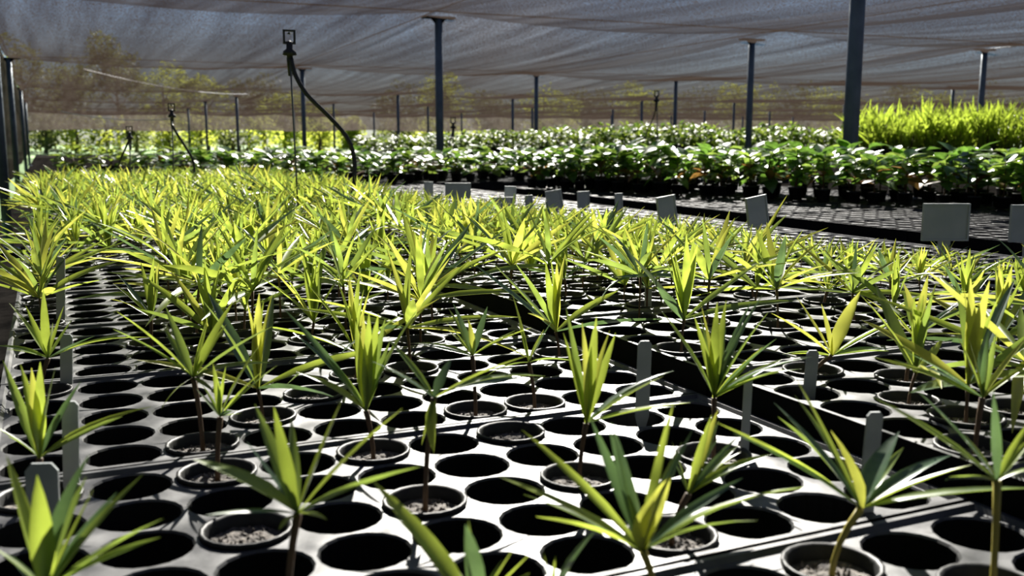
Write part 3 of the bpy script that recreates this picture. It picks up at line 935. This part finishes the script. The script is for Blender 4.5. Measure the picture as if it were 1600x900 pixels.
# ------------------------------------------------------------------ grey signs along the right edge of the bench
def sign(px, py_top, wpx, hpx, py_base, label, rz=0.0, tilt=0.0):
    P = on_z(px, py_base, TOP)
    d = depth_of(P)
    w, h, H_ = wpx / F * d, hpx / F * d, (py_base - py_top) / F * d
    root = thing('plant_sign', label, 'sign', P, -YAW + rz, 'grey signs along the bench edge')
    t = 0.003
    m = MB()
    m.box(-w / 2, w / 2, -t, t, H_ - h, H_)
    board = build('board', m, M_sign, root)
    fr = MB()
    e = 0.004
    for (x0, x1, z0, z1) in ((-w / 2, w / 2, H_ - e, H_), (-w / 2, w / 2, H_ - h, H_ - h + e), (-w / 2, -w / 2 + e, H_ - h + e, H_ - e), (w / 2 - e, w / 2, H_ - h + e, H_ - e)):
        fr.box(x0, x1, -t - 0.003, -t, z0, z1)
    build('rim', fr, M_sign, board)
    s = MB()
    s.add([(-w * .13, -t * .8, H_ - h), (w * .13, -t * .8, H_ - h), (w * .09, -t * .8, 0.0), (0, -t * .8, -0.04), (-w * .09, -t * .8, 0.0),
           (-w * .13, t * .8, H_ - h), (w * .13, t * .8, H_ - h), (w * .09, t * .8, 0.0), (0, t * .8, -0.04), (-w * .09, t * .8, 0.0)],
          [(0, 1, 2, 3, 4), (9, 8, 7, 6, 5), (0, 5, 6, 1), (1, 6, 7, 2), (2, 7, 8, 3), (3, 8, 9, 4), (4, 9, 5, 0)])
    build('stake', s, M_sign, root)
    root.rotation_euler = (R(tilt * 0.4), R(tilt), -YAW + rz)
sign(1472, 318, 72, 58, 425, 'largest square grey sign, nearest on the bench edge')
sign(1603, 320, 62, 58, 425, 'grey sign cut by the right picture edge')
sign(1189, 306, 40, 46, 390, 'grey sign leaning left, behind the long slanting pale leaves', 0.5, -8)
sign(1046, 306, 34, 44, 372, 'narrow grey sign leaning left, behind seedling swept right', 0.5, -7)
sign(968, 302, 12, 32, 352, 'edge-on thin grey sign, third from the tilted pair', 0.3, -3)
sign(912, 299, 20, 26, 340, 'small grey sign between the edge-on one and the tapered one', 0.4, -2)
sign(870, 297, 26, 32, 340, 'tapered small grey sign near the middle of the row', 0.3, -8)
sign(826, 305, 12, 24, 340, 'slim low grey sign left of the tapered one', 0.4, 0)
sign(796, 291, 18, 26, 334, 'small upright grey sign behind a lower wide one', 0.2, 2)
sign(785, 308, 34, 20, 338, 'low wide grey sign in front of the small upright one', 0.1, 0)
sign(716, 286, 40, 24, 326, 'wide grey sign near the far end of the row', 0.0, 0)
sign(670, 284, 14, 22, 322, 'farthest little grey sign of the row', 0.3, 0)

# ------------------------------------------------------------------ sprinklers
def sprinkler(px_top, py_top, px_base, py_base, hose_px, label, hose_r=0.0045, z_base=TOP, rod_r=0.0028):
    P = on_z(px_base, py_base, z_base)
    d = depth_of(P)
    root = thing('sprinkler', label, 'sprinkler', P, 0, 'sprinklers on stakes')
    s = d / F
    top = at_depth(px_top, py_top, d) - P
    k = top.z
    m = MB(); m.tube([(0, 0, -0.03), top * 0.5, top - Vector((0, 0, 0.02))], rod_r, 6)
    build('stake', m, M_rod, root, True)
    # head: nozzle body, skirt, open bridge with spinner
    u = max(0.055, 62 * s) if d < 4 else 62 * s * 0.55 * (d / 3.0) ** 0.2
    u = 0.115 if d < 4 else 0.10 if d < 9 else 0.24
    hd = MB(); hd.lathe([(0.0, -u * .95), (u * .06, -u * .95), (u * .09, -u * .5), (u * .08, -u * .42), (u * .19, -u * .40), (u * .17, -u * .30), (u * .09, -u * .24), (u * .08, -u * .05), (0, -u * .03)], 12, top)
    h = build('head', hd, M_black, root, True)
    br = MB()
    zz = top.z - u * .05
    for sx in (-1, 1):
        br.box(top.x + sx * u * .14 - u * .025, top.x + sx * u * .14 + u * .025, top.y - u * .03, top.y + u * .03, zz - .02 * u, zz + u * .27)
    br.box(top.x - u * .165, top.x + u * .165, top.y - u * .03, top.y + u * .03, zz + u * .26, zz + u * .31)
    br.box(top.x - u * .165, top.x + u * .165, top.y - u * .03, top.y + u * .03, zz - .07 * u, zz - u * .0)
    build('bridge', br, M_black, h)
    sp = MB(); sp.lathe([(0, zz + u * .18), (u * .07, zz + u * .2), (u * .03, zz + u * .23), (0, zz + u * .26)], 8, (top.x, top.y, 0))
    build('spinner', sp, M_black, h)
    pts = [at_depth(x, y, d + o_) - P for (x, y, o_) in hose_px]
    # smooth the hose
    sm = []
    for i in range(len(pts) - 1):
        p0, p1, p2, p3 = pts[max(i - 1, 0)], pts[i], pts[i + 1], pts[min(i + 2, len(pts) - 1)]
        for t in (0, .25, .5, .75):
            sm.append(0.5 * ((2 * p1) + (p2 - p0) * t + (2 * p0 - 5 * p1 + 4 * p2 - p3) * t * t + (3 * p1 - p0 - 3 * p2 + p3) * t ** 3))
    sm.append(pts[-1])
    m = MB(); m.tube(sm, hose_r, 8)
    build('hose', m, M_black, root, True)
    return root
sprinkler(452, 62, 468, 368, [(455, 92, 0), (462, 118, 0), (480, 148, 0), (512, 180, .02), (540, 212, .03), (553, 245, .04), (553, 290, .04), (545, 325, .03), (532, 352, .02), (522, 382, 0)],
          'tall nearest sprinkler with an S-curved black hose on the near bench', 0.0072, TOP, 0.0028)
sprinkler(268, 170, 273, 312, [(269, 195, 0), (276, 208, 0), (290, 230, .02), (301, 250, .03), (304, 272, .03), (299, 292, .02), (290, 310, 0)],
          'second sprinkler with a curved hose, left of the nearest one', 0.006, TOP, 0.003)
sprinkler(202, 205, 205, 306, [(202, 218, 0), (196, 232, 0), (188, 250, .02), (184, 268, .03), (190, 285, .02), (205, 305, 0)],
          'third sprinkler with its hose curving left, near the side wall', 0.005, TOP, 0.003)

# ------------------------------------------------------------------ broad-leaved plants on the second bench
def ovate(width, arch, fold=0.2, n=6):
    v, f = [], []
    for i in range(n):
        t = i / (n - 1)
        hw = width / 2 * math.sin(math.pi * min(1, t ** 0.75)) + 0.006 * (1 - t)
        z = -arch * t * t
        for y, dz in ((-hw, hw * fold), (-hw * .5, hw * fold * .3), (0, 0), (hw * .5, hw * fold * .3), (hw, hw * fold)):
            v.append((t, y, z + dz))
    for i in range(n - 1):
        for k in range(4):
            q = i * 5 + k
            f.append((q, q + 1, q + 6, q + 5))
    return np.array(v), f
OV = [ovate(0.62, 0.25), ovate(0.75, 0.45), ovate(0.5, 0.15)]
ME_ov = [[np_mesh('broad_leaf', v, f, mt) for v, f in OV] for mt in M_B]
pb = MB(); pb.lathe([(0.0, 0.0), (0.026, 0.0), (0.032, 0.05), (0.034, 0.05), (0.034, 0.056), (0.031, 0.056), (0.029, 0.048), (0.0, 0.046)], 12)
ME_bpot = pb.mesh('nursery_pot', M_pot, True)
def broad_kind(seed, hgt):
    r_ = random.Random(seed)
    st = MB(); st.tube([(0, 0, 0.04), (0.004, 0.002, hgt * .6), (0, 0, hgt * .93)], [0.004, 0.003, 0.002], 5)
    lv = []
    for k in range(r_.randint(19, 23)):
        az = k * 2.4 + r_.uniform(-.4, .4)
        z = hgt * r_.choice([.4, .52, .64, .72, .8, .88, .93])
        el = R(r_.uniform(-15, 45))
        d = Vector((math.cos(az) * math.cos(el), math.sin(az) * math.cos(el), math.sin(el)))
        lv.append((r_.randrange(3), r_.choice([0, 0, 0, 1, 1, 1, 2 if z < hgt * .65 else 0]), leaf_matrix(Vector((0, 0, z)), d, r_.uniform(.065, .10), r_.uniform(-.4, .4), 1)))
    jm = MB()
    for sh, col, mt in lv:
        v, f = OV[sh]; m4 = np.array(mt)
        jm.add((v @ m4[:3, :3].T + m4[:3, 3]).tolist(), f, col)
    return lv, st.mesh('broad_stem', M_stem, True), jm.mesh('broad_foliage', M_B, True)
BK = [broad_kind(500 + k, 0.225) for k in range(6)]
BK2 = [broad_kind(600 + k, 0.175) for k in range(6)]
bench('nursery_bench', 'dark bench with empty black trays and broad-leaved plants at right', 2.46, 4.06, 0.75, 5.75, BZ, 4)
bench('nursery_bench', 'dark bench of low white-glinting plants beyond the palm seedlings', 0.35, 5.6, 6.15, 7.65, TOP - 0.002, 3)
ME_tray2 = tray_mesh(10, 5, 12, top=M_tray_low_glare)
r2 = random.Random(5)
for a in range(2):
    for n in range(12):
        t = link('seedling_tray', ME_tray2)
        t.location = (2.51 + a * 0.76, 0.85 + n * RY, TOP)
        tag(t, f'empty black tray on the bench behind the grey signs, {["front", "back"][a]} line, {nth(n + 1)} from camera', 'tray', 'empty trays on the second bench')
def front_x(y):
    return 3.5 - 0.43 * (y - 2.8)
G_BR = 'broad-leaved plants on the second bench'
rows = []
for k in range(32):
    y = 1.9 + k * 0.118
    for dpt in range(5):
        x = front_x(y) + 0.05 + dpt * 0.15 + r2.uniform(-.025, .025)
        P = Vector((x, y + r2.uniform(-.03, .03), TOP + 0.006))
        q = to_px(P)
        if q[0] > 1680 or q[1] > 900 or P.x < 2.5 or P.x > 3.97 or P.y > 5.4: continue
        rows.append((dpt, k, P))
cnt = {}
for dpt, k, P in rows:
    lv, st, jm = BK[r2.randrange(6)]
    cnt[dpt] = cnt.get(dpt, 0) + 1
    root = thing('broadleaf_plant', f'glossy broad-leaved nursery plant, {nth(dpt + 1)} line behind the empty trays, {nth(cnt[dpt])} from right', 'plant', P, r2.uniform(0, 6.28), G_BR)
    sc = r2.uniform(0.85, 1.12); root.scale = (sc, sc, sc)
    link('pot', ME_bpot, root); link('stem', st, root)
    if dpt < 2:
        for sh, col, mt in lv:
            link('leaf', ME_ov[col][sh], root, mt)
    else:
        link('foliage', jm, root)
# lower white-glinting plants beyond the palm seedlings
for dpt in range(5):
    for k in range(33):
        x = 0.45 + k * 0.155 + r2.uniform(-.03, .03)
        y = 6.25 + dpt * 0.3 + r2.uniform(-.05, .05)
        P = Vector((x, y, TOP))
        q = to_px(P)
        if x < 1.3 - dpt * 0.2: continue
        lv, st, jm = BK2[r2.randrange(6)]
        root = thing('broadleaf_plant', f'low white-glinting plant beyond the palm seedlings, {nth(dpt + 1)} line, {nth(k + 1)} from left', 'plant', P, r2.uniform(0, 6.28), 'low plants beyond the palm seedlings')
        sc = r2.uniform(0.9, 1.2); root.scale = (sc * 1.1, sc * 1.1, sc)
        link('pot', ME_bpot, root); link('stem', st, root); link('foliage', jm, root)

# ------------------------------------------------------------------ bushy middle rows and tall frond plants
def frond_kind(seed, hgt, n, mats, spread, lmin, lmax, wid):
    r_ = random.Random(seed)
    jm = MB()
    for k in range(n):
        az = k * 2.4 + r_.uniform(-.4, .4)
        z = hgt * r_.uniform(0.12, 0.55)
        el = R(r_.uniform(40, 86))
        d = Vector((math.cos(az) * math.cos(el), math.sin(az) * math.cos(el), math.sin(el)))
        base = Vector((r_.uniform(-spread, spread), r_.uniform(-spread, spread), z))
        v, f = STRAPS[r_.choice([0, 1, 2, 1])]
        m4 = np.array(leaf_matrix(base, d, hgt * r_.uniform(lmin, lmax), r_.uniform(-.8, .8), wid))
        jm.add((v @ m4[:3, :3].T + m4[:3, 3]).tolist(), f, 0 if r_.random() < .85 else 1)
    st = MB()
    for k in range(3):
        a = k * 2.1
        st.tube([(0.02 * math.cos(a), 0.02 * math.sin(a), 0.05), (spread * math.cos(a), spread * math.sin(a), hgt * .55)], 0.006, 5)
    return jm.mesh('frond_foliage', mats, True), st.mesh('frond_stem', M_stem, True)
FK = [frond_kind(700 + k, 0.74, 46, M_F, 0.07, .3, .55, .75) for k in range(5)]
def bush_kind(seed, hgt):
    r_ = random.Random(seed)
    jm = MB()
    for k in range(85):
        az = r_.uniform(0, 6.28)
        rr = 0.13 * math.sqrt(r_.random())
        z = hgt * r_.uniform(.3, .95)
        el = R(r_.uniform(-20, 65))
        d = Vector((math.cos(az) * math.cos(el), math.sin(az) * math.cos(el), math.sin(el)))
        v, f = OV[r_.randrange(3)]
        m4 = np.array(leaf_matrix(Vector((rr * math.cos(az), rr * math.sin(az), z)), d, r_.uniform(.06, .11), r_.uniform(-.6, .6), .9))
        jm.add((v @ m4[:3, :3].T + m4[:3, 3]).tolist(), f, r_.choice([0, 0, 1, 1, 1]))
    st = MB(); st.tube([(0, 0, 0.05), (0.01, 0, hgt * .8)], [0.008, 0.004], 5)
    return jm.mesh('bush_foliage', [M_bush, M_F[1]], True), st.mesh('bush_stem', M_stem, True)
SK = [bush_kind(800 + k, 0.45) for k in range(6)]
bp = MB(); bp.lathe([(0.0, 0.0), (0.06, 0.0), (0.085, 0.14), (0.09, 0.14), (0.09, 0.155), (0.08, 0.155), (0.075, 0.13), (0.0, 0.125)], 12)
ME_bigpot = bp.mesh('large_pot', M_pot, True)
def line_pt(a, b, t):
    return a[0] + (b[0] - a[0]) * t, a[1] + (b[1] - a[1]) * t
perp = Vector((math.sin(YAW), math.cos(YAW), 0))
A = at_depth(560, 244, 15.2); B = at_depth(1352, 244, 14.6)
cnt = 0
nB = 38
for dpt in range(3):
    for k in range(nB):
        P = A.lerp(B, (k + .5 * (dpt % 2)) / nB) + perp * (dpt * 0.55) + Vector((r2.uniform(-.05, .05), r2.uniform(-.1, .1), 0))
        P.z = TOP
        jm, st = SK[r2.randrange(6)]
        root = thing('bushy_plant', f'bushy green potted plant, {nth(dpt + 1)} line of the middle row, {nth(k + 1)} from left', 'plant', P, r2.uniform(0, 6.28), 'bushy plants of the middle row')
        sc = r2.uniform(.8, 1.1) * (0.62 + 0.42 * min(1, k / 20)); root.scale = (1.1, 1.1, sc)
        link('pot', ME_bigpot, root); link('stem', st, root); link('foliage', jm, root)
A2 = at_depth(1362, 246, 13.2); B2 = at_depth(1640, 246, 12.6)
nT = 15
for dpt in range(4):
    for k in range(nT):
        P = A2.lerp(B2, (k + .5 * (dpt % 2)) / nT) + perp * (dpt * 0.35) + Vector((r2.uniform(-.05, .05), r2.uniform(-.05, .05), 0))
        P.z = TOP
        jm, st = FK[r2.randrange(5)]
        root = thing('frond_plant', f'tall yellow-green frond plant, {nth(dpt + 1)} line behind the thickest pole, {nth(k + 1)} from left', 'plant', P, r2.uniform(0, 6.28), 'tall frond plants')
        sc = r2.uniform(.72, 1.15); root.scale = (1.15, 1.15, sc)
        link('pot', ME_bigpot, root); link('stem', st, root); link('foliage', jm, root)
rzv = math.atan2((B - A).y, (B - A).x)
bench('nursery_bench', 'distant dark bench under the bushy middle row', -0.15, (B - A).length + 0.0, -0.2, 1.3, TOP - 0.002, 3, (A.x, A.y, 0), rzv)
rzv = math.atan2((B2 - A2).y, (B2 - A2).x)
bench('nursery_bench', 'distant dark bench under the tall frond plants', -0.05, (B2 - A2).length + 0.2, -0.2, 1.25, TOP - 0.014, 3, (A2.x, A2.y, 0), rzv)
# sprinklers standing among the middle row
sprinkler(1026, 148, 1028, 246, [(1025, 160, 0), (1024, 172, 0), (1020, 186, .1), (1012, 202, .1), (1006, 222, .1)], 'distant sprinkler rising out of the bushy middle row', 0.010, TOP, 0.008)
sprinkler(708, 190, 709, 246, [(708, 198, 0), (706, 210, 0), (702, 225, .1), (704, 243, .1)], 'faint distant sprinkler right of the thick middle pole', 0.012, TOP, 0.008)

# dark low hedge row on the left behind the palm seedlings
for k in range(12):
    P = Vector((0.25 + k * 0.36, 11.5 + r2.uniform(-.1, .1), TOP - 0.12))
    jm, st = SK[r2.randrange(6)]
    root = thing('bushy_plant', f'dark low potted bush in the far left row, {nth(k + 1)} from the side wall', 'plant', P, r2.uniform(0, 6.28), 'dark low bushes in the far left row')
    root.scale = (1.4, 1.4, r2.uniform(.55, .75))
    link('pot', ME_bigpot, root); link('stem', st, root); link('foliage', jm, root)
bench('nursery_bench', 'low dark bench under the far left row of bushes', 0.0, 4.6, 11.2, 11.85, TOP - 0.122, 2)

# ------------------------------------------------------------------ trees beyond the end of the shade house
def tree(x, y, hgt, rad, mat, label, seed, name='background_tree', cat='tree', grp='trees beyond the shade house', n_leaf=3400):
    r_ = random.Random(seed)
    root = thing(name, label, cat, (x, y, -0.02), 0, grp)
    tr = MB(); tr.tube([(0, 0, 0), (0.1, 0.05, hgt * .35), (0.0, 0.1, hgt * .75)], [0.16, 0.11, 0.05], 7)
    for k in range(4):
        a = k * 1.6 + r_.random()
        tr.tube([(0.05, 0.05, hgt * (.3 + .08 * k)), (rad * .6 * math.cos(a), rad * .6 * math.sin(a), hgt * (.5 + .08 * k))], [0.06, 0.02], 5)
    build('trunk', tr, M_bark, root, True)
    blobs = [(r_.uniform(-.6, .6) * rad, r_.uniform(-.6, .6) * rad, hgt * r_.uniform(.08, .88), rad * r_.uniform(.3, .5)) for _ in range(20)]
    m = MB()
    for k in range(n_leaf):
        bx, by, bz, br = r_.choice(blobs)
        v = Vector((r_.gauss(0, 1), r_.gauss(0, 1), r_.gauss(0, 1))).normalized() * br * r_.uniform(.6, 1.05)
        c = Vector((bx, by, bz)) + v
        if c.z < 0.1: c.z = 0.1 + r_.random() * .3
        s = r_.uniform(.09, .2)
        a = Vector((r_.gauss(0, 1), r_.gauss(0, 1), r_.gauss(0, .6))).normalized() * s
        b = a.cross(Vector((r_.gauss(0, 1), r_.gauss(0, 1), r_.gauss(0, 1)))).normalized() * s * .45
        m.add([c - a, c + b, c + a, c - b], [(0, 1, 2, 3)])
    build('crown', m, mat, root)
TD = ['rounded light-green tree', 'olive-green tree', 'yellowish bushy tree', 'dull olive shrub tree']
r3 = random.Random(11)
TREES = [(40, 64, 8.0, 2.9, 1), (112, 62, 7.2, 2.6, 1), (185, 66, 8.6, 2.9, 1), (258, 70, 7.0, 3.0, 0), (325, 66, 5.6, 2.5, 0), (388, 73, 6.2, 2.7, 1), (445, 70, 4.6, 2.1, 0),
         (502, 74, 4.4, 2.1, 0), (548, 70, 2.6, 1.3, 0), (625, 72, 5.6, 2.8, 1), (700, 76, 6.0, 3.0, 0), (775, 76, 5.4, 3.0, 1), (850, 80, 5.8, 3.2, 0), (925, 78, 5.2, 3.0, 1), (1000, 80, 5.6, 3.2, 0),
         (1080, 80, 5.8, 3.2, 1), (1160, 82, 5.4, 3.2, 0), (1240, 84, 6.0, 3.3, 1), (1320, 84, 5.6, 3.3, 0), (1400, 86, 6.0, 3.3, 1), (1480, 86, 5.6, 3.3, 0), (1560, 88, 6.0, 3.3, 1)]  # row carried on to the right, added to block low sky behind the cloth
for k, (px, dep, hg, rd, mt) in enumerate(TREES):
    P = at_depth(px, 213, dep + (13 if k % 2 else 6))
    tree(P.x, P.y, hg, rd, M_T[mt], f'{TD[mt + 2 * (hg < 5)]} beyond the far end, {nth(k + 1)} from left', 900 + k)

for k, (px, dep, hg) in enumerate([(70, 60.5, 2.4), (118, 62, 2.8), (165, 60.5, 2.5), (212, 62, 2.9), (262, 61, 2.4), (312, 62.5, 2.8), (362, 61, 2.4), (412, 62.5, 2.7), (498, 61, 2.3), (620, 62, 2.4), (668, 61, 2.2)]):
    P = at_depth(px, 213, dep + 4.5)
    tree(P.x, P.y, hg, 1.35, M_T[0 if k % 3 else 1], f'sunlit low hedge shrub under the trees at far end, {nth(k + 1)} from left', 960 + k, name='background_shrub', cat='shrub', grp='hedge shrubs at the far end', n_leaf=620)
